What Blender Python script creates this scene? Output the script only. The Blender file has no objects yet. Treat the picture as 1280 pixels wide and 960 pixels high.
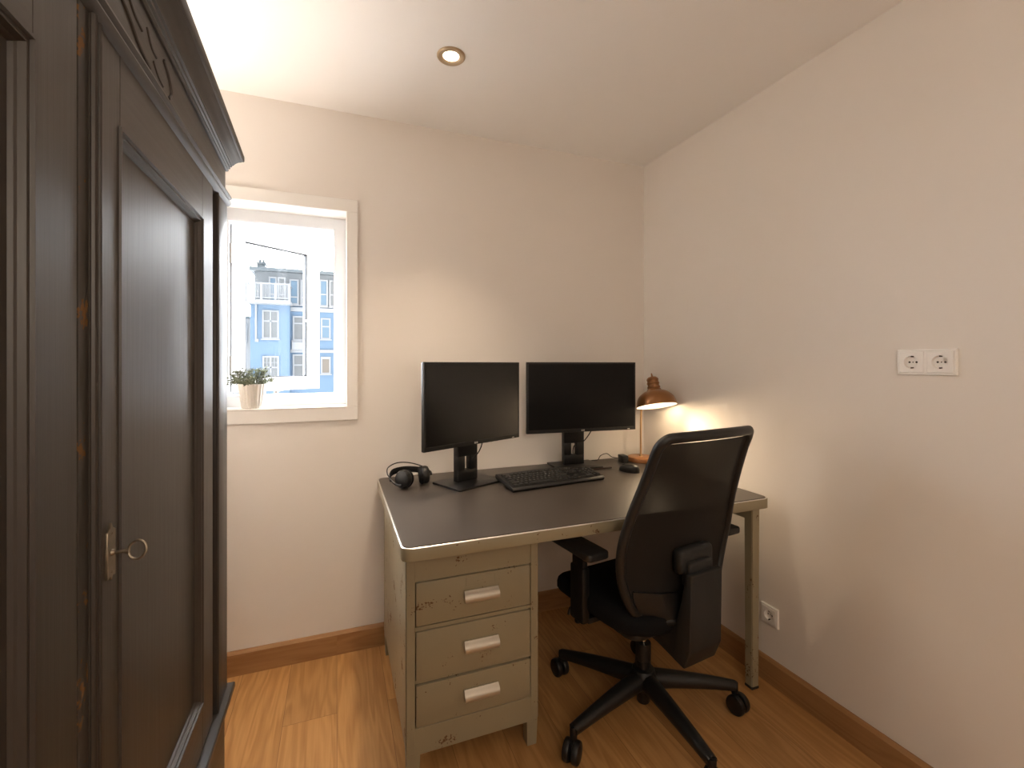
import bpy, bmesh, math, random
from mathutils import Vector, Matrix, Euler
random.seed(7)
S = bpy.context.scene
COL = S.collection
PI = math.pi

# ------------------------------------------------------------------ materials
def new_mat(name):
    m = bpy.data.materials.new(name); m.use_nodes = True
    nt = m.node_tree
    b = nt.nodes['Principled BSDF']
    return m, nt, b
def rgba(c): return (c[0], c[1], c[2], 1)
def mat(name, col, rough=.5, metal=0, spec=.5, bump=0, bscale=200, var=0, vscale=3, stretch=(1,1,1), coat=0, emit=None, estr=0):
    m, nt, b = new_mat(name)
    b.inputs['Base Color'].default_value = rgba(col)
    b.inputs['Roughness'].default_value = rough
    b.inputs['Metallic'].default_value = metal
    b.inputs['Specular IOR Level'].default_value = spec
    b.inputs['Coat Weight'].default_value = coat
    if emit:
        b.inputs['Emission Color'].default_value = rgba(emit); b.inputs['Emission Strength'].default_value = estr
    tc = nt.nodes.new('ShaderNodeTexCoord'); mp = nt.nodes.new('ShaderNodeMapping')
    mp.inputs['Scale'].default_value = stretch
    nt.links.new(tc.outputs['Object'], mp.inputs['Vector'])
    if bump:
        n = nt.nodes.new('ShaderNodeTexNoise'); n.inputs['Scale'].default_value = bscale; n.inputs['Detail'].default_value = 3
        bp = nt.nodes.new('ShaderNodeBump'); bp.inputs['Strength'].default_value = bump; bp.inputs['Distance'].default_value = .002
        nt.links.new(mp.outputs['Vector'], n.inputs['Vector']); nt.links.new(n.outputs['Fac'], bp.inputs['Height'])
        nt.links.new(bp.outputs['Normal'], b.inputs['Normal'])
    if var:
        n = nt.nodes.new('ShaderNodeTexNoise'); n.inputs['Scale'].default_value = vscale; n.inputs['Detail'].default_value = 5
        r = nt.nodes.new('ShaderNodeValToRGB')
        r.color_ramp.elements[0].position = .3; r.color_ramp.elements[1].position = .7
        r.color_ramp.elements[0].color = rgba([x*(1-var) for x in col]); r.color_ramp.elements[1].color = rgba([min(1,x*(1+var)) for x in col])
        nt.links.new(mp.outputs['Vector'], n.inputs['Vector']); nt.links.new(n.outputs['Fac'], r.inputs['Fac'])
        nt.links.new(r.outputs['Color'], b.inputs['Base Color'])
    return m

def node(nt, t, **kw):
    n = nt.nodes.new(t)
    for k, v in kw.items():
        if hasattr(n, k) and k not in n.inputs: setattr(n, k, v)
        else: n.inputs[k].default_value = v
    return n

def oak(name, base, dark, axis='Y', planks=True, rough=.42):
    m, nt, b = new_mat(name); L = nt.links.new
    tc = node(nt, 'ShaderNodeTexCoord')
    rot = node(nt, 'ShaderNodeMapping')
    if axis == 'Y': rot.inputs['Rotation'].default_value = (0, 0, PI/2)   # texture x runs along the boards
    L(tc.outputs['Object'], rot.inputs['Vector'])
    # per-board offset
    br = node(nt, 'ShaderNodeTexBrick', offset=.37, squash=1.0)
    br.inputs['Color1'].default_value = (0, 0, 0, 1); br.inputs['Color2'].default_value = (1, 1, 1, 1)
    br.inputs['Mortar'].default_value = (.5, .5, .5, 1)
    br.inputs['Scale'].default_value = 1; br.inputs['Mortar Size'].default_value = .0010; br.inputs['Mortar Smooth'].default_value = .2
    br.inputs['Brick Width'].default_value = 1.9; br.inputs['Row Height'].default_value = .19
    L(rot.outputs['Vector'], br.inputs['Vector'])
    add = node(nt, 'ShaderNodeVectorMath', operation='MULTIPLY_ADD')
    add.inputs[1].default_value = (7.3, 3.1, 5.7)
    L(br.outputs['Color'], add.inputs[0]); L(rot.outputs['Vector'], add.inputs[2])
    st = node(nt, 'ShaderNodeMapping'); st.inputs['Scale'].default_value = (1.6, 14, 14)
    L(add.outputs['Vector'], st.inputs['Vector'])
    wv = node(nt, 'ShaderNodeTexNoise'); wv.inputs['Scale'].default_value = .9; wv.inputs['Detail'].default_value = 2; wv.inputs['Distortion'].default_value = .6
    L(st.outputs['Vector'], wv.inputs['Vector'])
    mul = node(nt, 'ShaderNodeMath', operation='MULTIPLY'); mul.inputs[1].default_value = 14
    L(wv.outputs['Fac'], mul.inputs[0])
    sn = node(nt, 'ShaderNodeMath', operation='SINE'); m2 = node(nt, 'ShaderNodeMath', operation='MULTIPLY'); m2.inputs[1].default_value = 2.6
    L(mul.outputs[0], m2.inputs[0]); L(m2.outputs[0], sn.inputs[0])
    st2 = node(nt, 'ShaderNodeMapping'); st2.inputs['Scale'].default_value = (6, 160, 160)
    L(add.outputs['Vector'], st2.inputs['Vector'])
    fine = node(nt, 'ShaderNodeTexNoise'); fine.inputs['Scale'].default_value = 1; fine.inputs['Detail'].default_value = 4
    L(st2.outputs['Vector'], fine.inputs['Vector'])
    r1 = node(nt, 'ShaderNodeMapRange'); r1.inputs['From Min'].default_value = -1; r1.inputs['To Min'].default_value = 0; r1.inputs['To Max'].default_value = .5
    L(sn.outputs[0], r1.inputs['Value'])
    r2 = node(nt, 'ShaderNodeMath', operation='MULTIPLY_ADD'); r2.inputs[1].default_value = .75
    L(fine.outputs['Fac'], r2.inputs[0]); L(r1.outputs[0], r2.inputs[2])
    mx = node(nt, 'ShaderNodeMix', data_type='RGBA')
    mx.inputs[6].default_value = rgba(base); mx.inputs[7].default_value = rgba(dark)
    L(r2.outputs[0], mx.inputs[0])
    last = mx.outputs[2]
    if planks:
        tint = node(nt, 'ShaderNodeMix', data_type='RGBA', blend_type='MULTIPLY')
        tr = node(nt, 'ShaderNodeMapRange'); tr.inputs['To Min'].default_value = .86; tr.inputs['To Max'].default_value = 1.1
        L(br.outputs['Color'], tr.inputs['Value'])
        cc = node(nt, 'ShaderNodeCombineColor')
        for i in range(3): L(tr.outputs[0], cc.inputs[i])
        tint.inputs[0].default_value = 1; L(last, tint.inputs[6]); L(cc.outputs[0], tint.inputs[7])
        seam = node(nt, 'ShaderNodeMix', data_type='RGBA'); seam.inputs[7].default_value = rgba([x*.55 for x in dark])
        L(br.outputs['Fac'], seam.inputs[0]); L(tint.outputs[2], seam.inputs[6]); last = seam.outputs[2]
    L(last, b.inputs['Base Color'])
    bp = node(nt, 'ShaderNodeBump'); bp.inputs['Strength'].default_value = .12; bp.inputs['Distance'].default_value = .001
    L(fine.outputs['Fac'], bp.inputs['Height']); L(bp.outputs['Normal'], b.inputs['Normal'])
    b.inputs['Roughness'].default_value = rough
    return m

def worn_paint(name, col, chip, rough=.4, thresh=.66, scale=9):
    """enamel with scattered rust coloured chips"""
    m, nt, b = new_mat(name); L = nt.links.new
    tc = node(nt, 'ShaderNodeTexCoord')
    n1 = node(nt, 'ShaderNodeTexNoise'); n1.inputs['Scale'].default_value = scale; n1.inputs['Detail'].default_value = 1
    n2 = node(nt, 'ShaderNodeTexNoise'); n2.inputs['Scale'].default_value = scale*9; n2.inputs['Detail'].default_value = 4
    L(tc.outputs['Object'], n1.inputs['Vector']); L(tc.outputs['Object'], n2.inputs['Vector'])
    a = node(nt, 'ShaderNodeMath', operation='MULTIPLY_ADD'); a.inputs[1].default_value = .45
    L(n2.outputs['Fac'], a.inputs[0]); 
    s = node(nt, 'ShaderNodeMath', operation='MULTIPLY'); s.inputs[1].default_value = .62
    L(n1.outputs['Fac'], s.inputs[0]); L(s.outputs[0], a.inputs[2])
    r = node(nt, 'ShaderNodeMapRange'); r.inputs['From Min'].default_value = thresh; r.inputs['From Max'].default_value = thresh+.03
    L(a.outputs[0], r.inputs['Value'])
    n3 = node(nt, 'ShaderNodeTexNoise'); n3.inputs['Scale'].default_value = 4; n3.inputs['Detail'].default_value = 4
    L(tc.outputs['Object'], n3.inputs['Vector'])
    v = node(nt, 'ShaderNodeMix', data_type='RGBA'); v.inputs[6].default_value = rgba([x*.9 for x in col]); v.inputs[7].default_value = rgba([x*1.1 for x in col])
    L(n3.outputs['Fac'], v.inputs[0])
    mx = node(nt, 'ShaderNodeMix', data_type='RGBA'); mx.inputs[7].default_value = rgba(chip)
    L(r.outputs[0], mx.inputs[0]); L(v.outputs[2], mx.inputs[6]); L(mx.outputs[2], b.inputs['Base Color'])
    rr = node(nt, 'ShaderNodeMapRange'); rr.inputs['To Min'].default_value = rough; rr.inputs['To Max'].default_value = .85
    L(r.outputs[0], rr.inputs['Value']); L(rr.outputs[0], b.inputs['Roughness'])
    return m

def painted_wood(name, col, rough=.38, grain=(40, 40, 1.2)):
    m, nt, b = new_mat(name); L = nt.links.new
    tc = node(nt, 'ShaderNodeTexCoord'); mp = node(nt, 'ShaderNodeMapping'); mp.inputs['Scale'].default_value = grain
    L(tc.outputs['Object'], mp.inputs['Vector'])
    n = node(nt, 'ShaderNodeTexNoise'); n.inputs['Scale'].default_value = 4; n.inputs['Detail'].default_value = 5
    L(mp.outputs['Vector'], n.inputs['Vector'])
    v = node(nt, 'ShaderNodeMix', data_type='RGBA'); v.inputs[6].default_value = rgba([x*.75 for x in col]); v.inputs[7].default_value = rgba([x*1.25 for x in col])
    L(n.outputs['Fac'], v.inputs[0]); L(v.outputs[2], b.inputs['Base Color'])
    rr = node(nt, 'ShaderNodeMapRange'); rr.inputs['To Min'].default_value = rough-.05; rr.inputs['To Max'].default_value = rough+.1
    L(n.outputs['Fac'], rr.inputs['Value']); L(rr.outputs[0], b.inputs['Roughness'])
    bp = node(nt, 'ShaderNodeBump'); bp.inputs['Strength'].default_value = .18; bp.inputs['Distance'].default_value = .0012
    L(n.outputs['Fac'], bp.inputs['Height']); L(bp.outputs['Normal'], b.inputs['Normal'])
    return m

def thin_glass(name, tint=(1, 1, 1), ior=1.45, haze=0):
    m = bpy.data.materials.new(name); m.use_nodes = True; nt = m.node_tree; nt.nodes.clear(); L = nt.links.new
    o = node(nt, 'ShaderNodeOutputMaterial'); t = node(nt, 'ShaderNodeBsdfTransparent'); g = node(nt, 'ShaderNodeBsdfGlossy')
    t.inputs['Color'].default_value = rgba(tint); g.inputs['Roughness'].default_value = .0
    f = node(nt, 'ShaderNodeFresnel'); f.inputs['IOR'].default_value = ior
    mx = node(nt, 'ShaderNodeMixShader'); L(f.outputs[0], mx.inputs[0]); L(t.outputs[0], mx.inputs[1]); L(g.outputs[0], mx.inputs[2])
    if haze:
        d = node(nt, 'ShaderNodeBsdfTranslucent'); d.inputs['Color'].default_value = (1, 1, 1, 1)
        m2 = node(nt, 'ShaderNodeMixShader'); m2.inputs[0].default_value = haze
        L(mx.outputs[0], m2.inputs[1]); L(d.outputs[0], m2.inputs[2]); L(m2.outputs[0], o.inputs['Surface'])
    else: L(mx.outputs[0], o.inputs['Surface'])
    return m

def mesh_weave(name, col, through):
    m, nt, b = new_mat(name); L = nt.links.new
    b.inputs['Base Color'].default_value = rgba(col); b.inputs['Roughness'].default_value = .75; b.inputs['Specular IOR Level'].default_value = .2
    t = node(nt, 'ShaderNodeBsdfTransparent'); mx = node(nt, 'ShaderNodeMixShader'); mx.inputs[0].default_value = through
    o = nt.nodes['Material Output']; L(b.outputs[0], mx.inputs[1]); L(t.outputs[0], mx.inputs[2]); L(mx.outputs[0], o.inputs['Surface'])
    return m

M = {}
M['wall'] = mat('plaster_white', (.80, .757, .712), .9, spec=.2, bump=.06, bscale=220)
M['ceiling'] = mat('ceiling_white', (.89, .87, .845), .92, spec=.2, bump=.04, bscale=200)
M['floor'] = oak('oak_floor', (.60, .335, .130), (.40, .20, .065), rough=.40)
M['oak_x'] = oak('oak_skirting_x', (.42, .235, .10), (.30, .15, .058), axis='X', planks=False, rough=.45)
M['oak_y'] = oak('oak_skirting_y', (.42, .235, .10), (.30, .15, .058), axis='Y', planks=False, rough=.45)
M['white'] = mat('white_gloss_paint', (.84, .82, .79), .35)
M['whiteframe'] = mat('white_window_paint', (.76, .775, .80), .4)
M['gasket'] = mat('gasket_grey', (.022, .022, .025), .6)
M['glass'] = thin_glass('window_glass', (.97, .985, 1), ior=1.22)
M['steel'] = mat('hinge_steel', (.42, .40, .37), .4, metal=.9)
M['ward'] = painted_wood('wardrobe_dark_paint', (.037, .031, .0265))
M['wardh'] = painted_wood('wardrobe_dark_paint_rails', (.037, .031, .0265), grain=(40, 1.2, 40))
M['wardworn'] = worn_paint('wardrobe_worn_edge', (.030, .026, .022), (.17, .085, .028), rough=.5, thresh=.605, scale=11)
M['brass'] = mat('aged_brass', (.23, .19, .14), .38, metal=.9, var=.2, vscale=60)
M['deskpaint'] = worn_paint('desk_olive_enamel', (.295, .255, .168), (.13, .065, .025), thresh=.668, scale=15)
M['lino'] = mat('desk_linoleum', (.062, .051, .043), .38, var=.12, vscale=3)
M['alu'] = mat('aluminium', (.75, .73, .70), .32, metal=1)
M['handle'] = mat('satin_handle', (.55, .51, .44), .38, metal=.75)
M['black'] = mat('black_plastic', (.009, .009, .0095), .42)
M['blacksoft'] = mat('black_foam', (.011, .011, .012), .85, spec=.2)
M['cloth'] = mat('black_seat_cloth', (.008, .008, .009), .95, spec=.15, bump=.2, bscale=900)
M['chairmesh'] = mesh_weave('black_net_weave', (.016, .0135, .0115), .012)
M['chairframe'] = mat('chair_frame_black', (.008, .008, .0085), .42)
M['chairpad'] = mat('armrest_pad_black', (.03, .029, .029), .45)
M['bracket'] = mat('chair_bracket_charcoal', (.011, .0115, .012), .55)
M['chrome'] = mat('chrome', (.7, .66, .6), .18, metal=1)
M['screen'] = mat('screen_matte', (.005, .005, .0055), .36, spec=.2)
M['screen_left'] = mat('screen_satin', (.006, .006, .0065), .24, spec=.6)
M['bezel'] = mat('monitor_black', (.009, .009, .0095), .4)
M['logo'] = mat('logo_silver', (.55, .53, .50), .35, metal=.6)
M['penbrown'] = mat('pen_dark_brown', (.045, .018, .012), .4)
M['key'] = mat('keycap_black', (.016, .016, .016), .42)
M['legend'] = mat('key_legend_grey', (.42, .40, .37), .6)
M['copper'] = mat('lamp_copper', (.30, .135, .045), .30, metal=.5, coat=.2)
M['lampwhite'] = mat('lamp_shade_inside', (.88, .86, .82), .5)
M['pole'] = mat('lamp_pole_brass', (.66, .42, .22), .3, metal=.8)
M['woodbase'] = oak('lamp_wood', (.42, .19, .07), (.30, .12, .04), axis='X', planks=False, rough=.4)
M['bulb'] = mat('bulb', (1, .9, .7), .5, emit=(1, .80, .55), estr=14)
M['led'] = mat('downlight_glow', (1, .95, .85), .5, emit=(1, .88, .70), estr=5)
M['ring'] = mat('downlight_ring', (.50, .38, .25), .35, metal=.3)
M['plastic'] = mat('socket_white', (.87, .85, .82), .35)
M['holes'] = mat('socket_dark', (.05, .04, .035), .7)
M['pot'] = mat('pot_cream', (.74, .69, .63), .6)
M['soil'] = mat('soil', (.035, .025, .018), .95, bump=.5, bscale=300)
M['leaf'] = mat('sage_leaf', (.175, .195, .130), .8, spec=.15, var=.4, vscale=30)
M['blue'] = mat('blue_render', (0.107, 0.156, 0.220), .9, spec=.1)
M['extwhite'] = mat('exterior_white', (0.231, 0.237, 0.244), .7, spec=.1)
M['cladding'] = mat('pale_cladding', (0.144, 0.152, 0.159), .8, spec=.1)
M['extglass'] = mat('exterior_window_glass', (0.090, 0.138, 0.186), .3, spec=.35)
M['curtain'] = mat('net_curtain', (0.138, 0.142, 0.144), .9, spec=.1)
M['blind'] = mat('beige_blind', (0.150, 0.132, 0.114), .9, spec=.1)
M['roof'] = mat('roof_grey', (0.090, 0.102, 0.110), .8)
M['brick'] = mat('outer_brick', (.10, .062, .045), .9, spec=.1, var=.3, vscale=12)
M['street'] = mat('street_grey', (.6, .59, .57), .9)

# ------------------------------------------------------------------ geometry helpers
class MB:
    def __init__(self): self.bm = bmesh.new()
    def _merge(self, tmp, mtx=None):
        if mtx is not None: bmesh.ops.transform(tmp, matrix=mtx, verts=tmp.verts[:])
        me = bpy.data.meshes.new('tmp'); tmp.to_mesh(me); tmp.free(); self.bm.from_mesh(me); bpy.data.meshes.remove(me)
        return self
    def box(self, lo, hi, bev=0, seg=2, mtx=None):
        t = bmesh.new(); bmesh.ops.create_cube(t, size=1)
        c = [(a+b)/2 for a, b in zip(lo, hi)]; d = [abs(b-a) for a, b in zip(lo, hi)]
        for v in t.verts: v.co = Vector((c[0]+v.co.x*d[0], c[1]+v.co.y*d[1], c[2]+v.co.z*d[2]))
        if bev: bmesh.ops.bevel(t, geom=t.edges[:], offset=min(bev, min(d)*.49), segments=seg, affect='EDGES', profile=.5)
        return self._merge(t, mtx)
    def cyl(self, p0, p1, r0, r1=None, seg=24, bev=0):
        r1 = r0 if r1 is None else r1
        p0 = Vector(p0); p1 = Vector(p1); h = (p1-p0).length
        pr = [(0, 0), (r0, 0), (r1, h), (0, h)]
        if bev: pr = [(0, 0), (r0-bev, 0), (r0-bev*.3, bev*.3), (r0, bev), (r1, h-bev), (r1-bev*.3, h-bev*.3), (r1-bev, h), (0, h)]
        return self.lathe(pr, p0, p1-p0, seg)
    def lathe(self, prof, org=(0, 0, 0), axis=(0, 0, 1), seg=32, flute=0, nfl=0):
        t = bmesh.new(); rings = []
        for r, z in prof:
            if r < 1e-6: rings.append([t.verts.new((0, 0, z))])
            else: rings.append([t.verts.new(((r+(flute*math.cos(nfl*2*PI*i/seg) if flute else 0))*math.cos(2*PI*i/seg), (r+(flute*math.cos(nfl*2*PI*i/seg) if flute else 0))*math.sin(2*PI*i/seg), z)) for i in range(seg)])
        for a, b in zip(rings, rings[1:]):
            for i in range(seg):
                j = (i+1) % seg
                if len(a) == 1 and len(b) == 1: continue
                if len(a) == 1: t.faces.new((a[0], b[i], b[j]))
                elif len(b) == 1: t.faces.new((a[i], a[j], b[0]))
                else: t.faces.new((a[i], a[j], b[j], b[i]))
        bmesh.ops.recalc_face_normals(t, faces=t.faces[:])
        q = Vector((0, 0, 1)).rotation_difference(Vector(axis).normalized()).to_matrix().to_4x4()
        return self._merge(t, Matrix.Translation(Vector(org)) @ q)
    def tube(self, pts, r, seg=10, closed=False, rx=None, up=None):
        """sweep an ellipse (r along the side axis, rx along the up axis) along pts; r may be a list"""
        t = bmesh.new(); P = [Vector(p) for p in pts]; n = len(P); rings = []; prev = None
        for i in range(n):
            a = P[i-1] if (i > 0 or closed) else P[i]; b = P[(i+1) % n] if (i < n-1 or closed) else P[i]
            d = (b-a).normalized()
            if up is not None: nrm = Vector(up[i] if isinstance(up, list) else up)
            elif prev is None: nrm = Vector((0, 0, 1)) if abs(d.z) < .9 else Vector((1, 0, 0))
            else: nrm = prev
            nrm = (nrm - d*nrm.dot(d)).normalized(); prev = nrm; s = d.cross(nrm)
            ri = r[i] if isinstance(r, (list, tuple)) else r
            rj = ri if rx is None else (rx[i] if isinstance(rx, (list, tuple)) else rx)
            rings.append([t.verts.new(P[i] + s*ri*math.cos(2*PI*k/seg) + nrm*rj*math.sin(2*PI*k/seg)) for k in range(seg)])
        m = n if closed else n-1
        for i in range(m):
            a, b = rings[i], rings[(i+1) % n]
            for k in range(seg): t.faces.new((a[k], a[(k+1) % seg], b[(k+1) % seg], b[k]))
        if not closed:
            t.faces.new(rings[0][::-1]); t.faces.new(rings[-1])
        bmesh.ops.recalc_face_normals(t, faces=t.faces[:])
        return self._merge(t)
    def prism(self, poly, h0, h1, axis='z', bev=0, seg=2, mtx=None, cap_only=False):
        """poly in 2D; axis z: (x,y); axis x: (y,z); axis y: (x,z)"""
        t = bmesh.new()
        def P(a, b, h): return {'z': (a, b, h), 'x': (h, a, b), 'y': (a, h, b)}[axis]
        A = [t.verts.new(P(a, b, h0)) for a, b in poly]; B = [t.verts.new(P(a, b, h1)) for a, b in poly]
        n = len(poly)
        f0 = t.faces.new(A[::-1]); f1 = t.faces.new(B)
        for i in range(n): t.faces.new((A[i], A[(i+1) % n], B[(i+1) % n], B[i]))
        bmesh.ops.recalc_face_normals(t, faces=t.faces[:])
        if bev:
            ed = list(f0.edges)+list(f1.edges) if cap_only else t.edges[:]
            bmesh.ops.bevel(t, geom=list(set(ed)), offset=bev, segments=seg, affect='EDGES', profile=.5)
        return self._merge(t, mtx)
    def ringframe(self, rect, prof, axis, mtx=None):
        """mitred moulding around a rectangle (a0,b0,a1,b1); prof = [(inset, height)] ; axis 'x': rect in y,z, height along x; 'y': rect in x,z"""
        t = bmesh.new(); a0, b0, a1, b1 = rect; R = []
        for ins, h in prof:
            c = [(a0+ins, b0+ins), (a1-ins, b0+ins), (a1-ins, b1-ins), (a0+ins, b1-ins)]
            R.append([t.verts.new({'x': (h, a, b), 'y': (a, h, b), 'z': (a, b, h)}[axis]) for a, b in c])
        for A, B in zip(R, R[1:]):
            for i in range(4): t.faces.new((A[i], A[(i+1) % 4], B[(i+1) % 4], B[i]))
        bmesh.ops.recalc_face_normals(t, faces=t.faces[:])
        return self._merge(t, mtx)
    def grid(self, pts, thick=0):
        """pts[i][j] surface"""
        t = bmesh.new(); V = [[t.verts.new(p) for p in row] for row in pts]
        for i in range(len(V)-1):
            for j in range(len(V[0])-1): t.faces.new((V[i][j], V[i][j+1], V[i+1][j+1], V[i+1][j]))
        bmesh.ops.recalc_face_normals(t, faces=t.faces[:])
        if thick: bmesh.ops.solidify(t, geom=t.faces[:], thickness=thick)
        return self._merge(t)
    def ball(self, c, r, seg=20, mtx=None):
        t = bmesh.new(); bmesh.ops.create_uvsphere(t, u_segments=seg, v_segments=max(6, seg//2), radius=1)
        rr = r if isinstance(r, (list, tuple)) else (r, r, r)
        for v in t.verts: v.co = Vector((v.co.x*rr[0], v.co.y*rr[1], v.co.z*rr[2]))
        if mtx is not None: bmesh.ops.transform(t, matrix=mtx, verts=t.verts[:])
        bmesh.ops.translate(t, vec=Vector(c), verts=t.verts[:])
        return self._merge(t)
    def build(self, name, m, parent=None, world=True, smooth=35):
        me = bpy.data.meshes.new(name)
        if parent is not None and world:
            r = parent
            while r.parent: r = r.parent
            bmesh.ops.translate(self.bm, vec=-Vector(r.location), verts=self.bm.verts[:])
        self.bm.to_mesh(me); self.bm.free()
        me.materials.append(M[m] if isinstance(m, str) else m)
        if smooth:
            for p in me.polygons: p.use_smooth = True
            me.set_sharp_from_angle(angle=math.radians(smooth))
        o = bpy.data.objects.new(name, me); COL.objects.link(o)
        if parent is not None: o.parent = parent
        return o

def tag(o, label=None, cat=None, group=None, kind=None):
    for k, v in (('label', label), ('category', cat), ('group', group), ('kind', kind)):
        if v: o[k] = v
    return o
def thing(name, label, cat, loc=(0, 0, 0), rz=0, group=None):
    o = bpy.data.objects.new(name, None); COL.objects.link(o); o.location = loc; o.rotation_euler = (0, 0, rz)
    o.empty_display_size = .1
    return tag(o, label, cat, group)
def struct(o, label, cat='room'): return tag(o, label, cat, kind='structure')
def rrect(x0, y0, x1, y1, r, n=6):
    out = []
    for cx, cy, a in ((x1-r, y1-r, 0), (x0+r, y1-r, PI/2), (x0+r, y0+r, PI), (x1-r, y0+r, 3*PI/2)):
        for i in range(n+1):
            t = a+PI/2*i/n; out.append((cx+r*math.cos(t), cy+r*math.sin(t)))
    return out
def bez(p, n=12):
    """Catmull-Rom through the points"""
    P = [Vector(q) for q in p]; P = [2*P[0]-P[1]]+P+[2*P[-1]-P[-2]]; out = []
    for i in range(1, len(P)-2):
        for k in range(n):
            t = k/n; a, b, c, d = P[i-1:i+3]
            out.append(.5*((2*b)+(c-a)*t+(2*a-5*b+4*c-d)*t*t+(3*b-a-3*c+d)*t**3))
    out.append(P[-2]); return out

# ------------------------------------------------------------------ room shell
XR, YB, ZC = 1.72, 2.294, 2.53
XL, YF = -.88, -1.45
HX0, HX1, HZ0, HZ1 = -.518, .042, 1.148, 2.062      # window hole
YO = 2.50                                            # outer face of the back wall
b = MB(); b.box((XL-.15, YF-.15, -.1), (XR+.15, YO, 0)); struct(b.build('floor', 'floor', smooth=0), 'warm oak plank floor of the study', 'floor')
b = MB(); b.box((XL-.15, YF-.15, ZC), (XR+.15, YO, ZC+.1)); struct(b.build('ceiling', 'ceiling', smooth=0), 'smooth white plaster ceiling with a recessed spotlight', 'ceiling')
b = MB()
b.box((XL-.15, YB, 0), (HX0, YO, ZC)); b.box((HX1, YB, 0), (XR+.15, YO, ZC))
b.box((HX0, YB, 0), (HX1, YO, HZ0)); b.box((HX0, YB, HZ1), (HX1, YO, ZC))
struct(b.build('wall_back', 'wall', smooth=0), 'cream white back wall with the small window', 'wall')
b = MB(); b.box((XR, YF-.15, 0), (XR+.15, YB, ZC)); struct(b.build('wall_right', 'wall', smooth=0), 'cream white right wall with the double socket', 'wall')
b = MB(); b.box((XL-.15, YF-.15, 0), (XL, YB, ZC)); struct(b.build('wall_left', 'wall', smooth=0), 'cream white left wall behind the dark wardrobe', 'wall')
b = MB(); b.box((XL, YF-.15, 0), (XR, YF, ZC)); struct(b.build('wall_front', 'wall', smooth=0), 'cream white wall opposite the window', 'wall')
def skirting(poly_axis, lo, hi, wall):
    b = MB(); h = .104
    if poly_axis == 'x':   # runs along x on the back wall; profile (y,z)
        prof = [(wall, 0), (wall, h), (wall-.007, h), (wall-.016, h-.012), (wall-.016, 0)]
        b.prism(prof, lo, hi, 'x')
    else:
        prof = [(wall, 0), (wall-.016, 0), (wall-.016, h-.012), (wall-.007, h), (wall, h)]
        b.prism(prof, lo, hi, 'y')
    return b
struct(skirting('x', XL, XR-.016, YB).build('baseboard_back', 'oak_x', smooth=0), 'oak skirting board along the back wall', 'baseboard')
struct(skirting('y', YF, YB, XR).build('baseboard_right', 'oak_y', smooth=0), 'oak skirting board along the right wall', 'baseboard')

# ------------------------------------------------------------------ window
win = bpy.data.objects.new('window_1', None); COL.objects.link(win); win.location = (-.24, YB, HZ0)
struct(win, 'small white casement window standing open above the desk corner', 'window')
b = MB()
cx0, cx1, cz0, cz1 = HX0-.05, HX1+.05, 1.086, HZ1+.058
T = YB-.012
for lo, hi in (((cx0, T, HZ0), (HX0, YB, HZ1)), ((HX1, T, HZ0), (cx1, YB, HZ1)), ((cx0, T, cz0), (cx1, YB, HZ0)), ((cx0, T, HZ1), (cx1, YB, cz1))):
    b.box(lo, hi, .002, 1)
b.build('window_casing', 'white', win)
b = MB(); b.box((HX0, YB-.014, HZ0-.004), (HX1, 2.415, HZ0+.004), .002, 1); b.build('window_sill', 'white', win)
IX0, IX1, IZ0, IZ1 = -.462, -.016, 1.211, 2.005
b = MB()
b.ringframe((HX0, HZ0, HX1, HZ1), [(0, 2.485), (0, 2.415), (.050, 2.415), (.057, 2.419), (.057, 2.485), (0, 2.485)], 'y')
b.build('window_frame', 'whiteframe', win, smooth=0)
b = MB(); f0 = YO  # unseen dark layer, added so the sash glass reflects less bright wall
for lo, hi in (((XL-.15, f0, -.1), (HX0-.03, f0+.06, ZC+.1)), ((HX1+.03, f0, -.1), (XR+.15, f0+.06, ZC+.1)), ((HX0-.03, f0, -.1), (HX1+.03, f0+.06, HZ0-.03)), ((HX0-.03, f0, HZ1+.03), (HX1+.03, f0+.06, ZC+.1))):
    b.box(lo, hi)
struct(b.build('trim_1', 'brick', smooth=0), 'dark brick outer layer added around the window opening to dim glass reflections', 'outer wall')
# sash : hinged on the left, swung outwards
ang = math.radians(36.0)
SM = Matrix.Translation((-.4545, 2.447, 0)) @ Matrix.Rotation(ang, 4, 'Z')
W = .452; z0, z1 = 1.217, 1.998; st = .066; rb_ = .062
def sash_part(lst, name, m, parent, bev=.003):
    b = MB()
    for lo, hi in lst: b.box(lo, hi, bev, 1, SM)
    return b.build(name, m, parent)
b = MB()
b.ringframe((0, z0, W, z1), [(0, .046), (0, 0), (st-.008, 0), (st-.003, .004), (st, .010), (st, .046), (0, .046)], 'y', SM)
sash = b.build('window_sash', 'whiteframe', win, smooth=0)
b = MB(); b.ringframe((st-.002, z0+st-.002, W-st+.002, z1-st+.002), [(0, .014), (.006, .014), (.006, .034), (0, .034)], 'y', SM)
b.build('glazing_gasket', 'gasket', sash, smooth=0)
b = MB(); b.box((st, .0215, z0+st), (W-st, .0255, z1-st), 0, 1, SM); b.build('glass_pane', 'glass', sash, smooth=0)
b = MB(); b.box((W-.045, -.010, 1.52), (W-.022, 0, 1.60), .004, 2, SM); b.cyl(SM @ Vector((W-.033, -.008, 1.575)), SM @ Vector((W-.033, -.035, 1.575)), .008)
b.box((W-.041, -.042, 1.50), (W-.026, -.03, 1.585), .005, 2, SM); b.build('handle', 'whiteframe', sash)
b = MB(); b.box((W-.078, .004, 1.572), (W-.058, .014, 1.584), .002, 1, SM); b.build('latch', 'whiteframe', sash)
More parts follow.
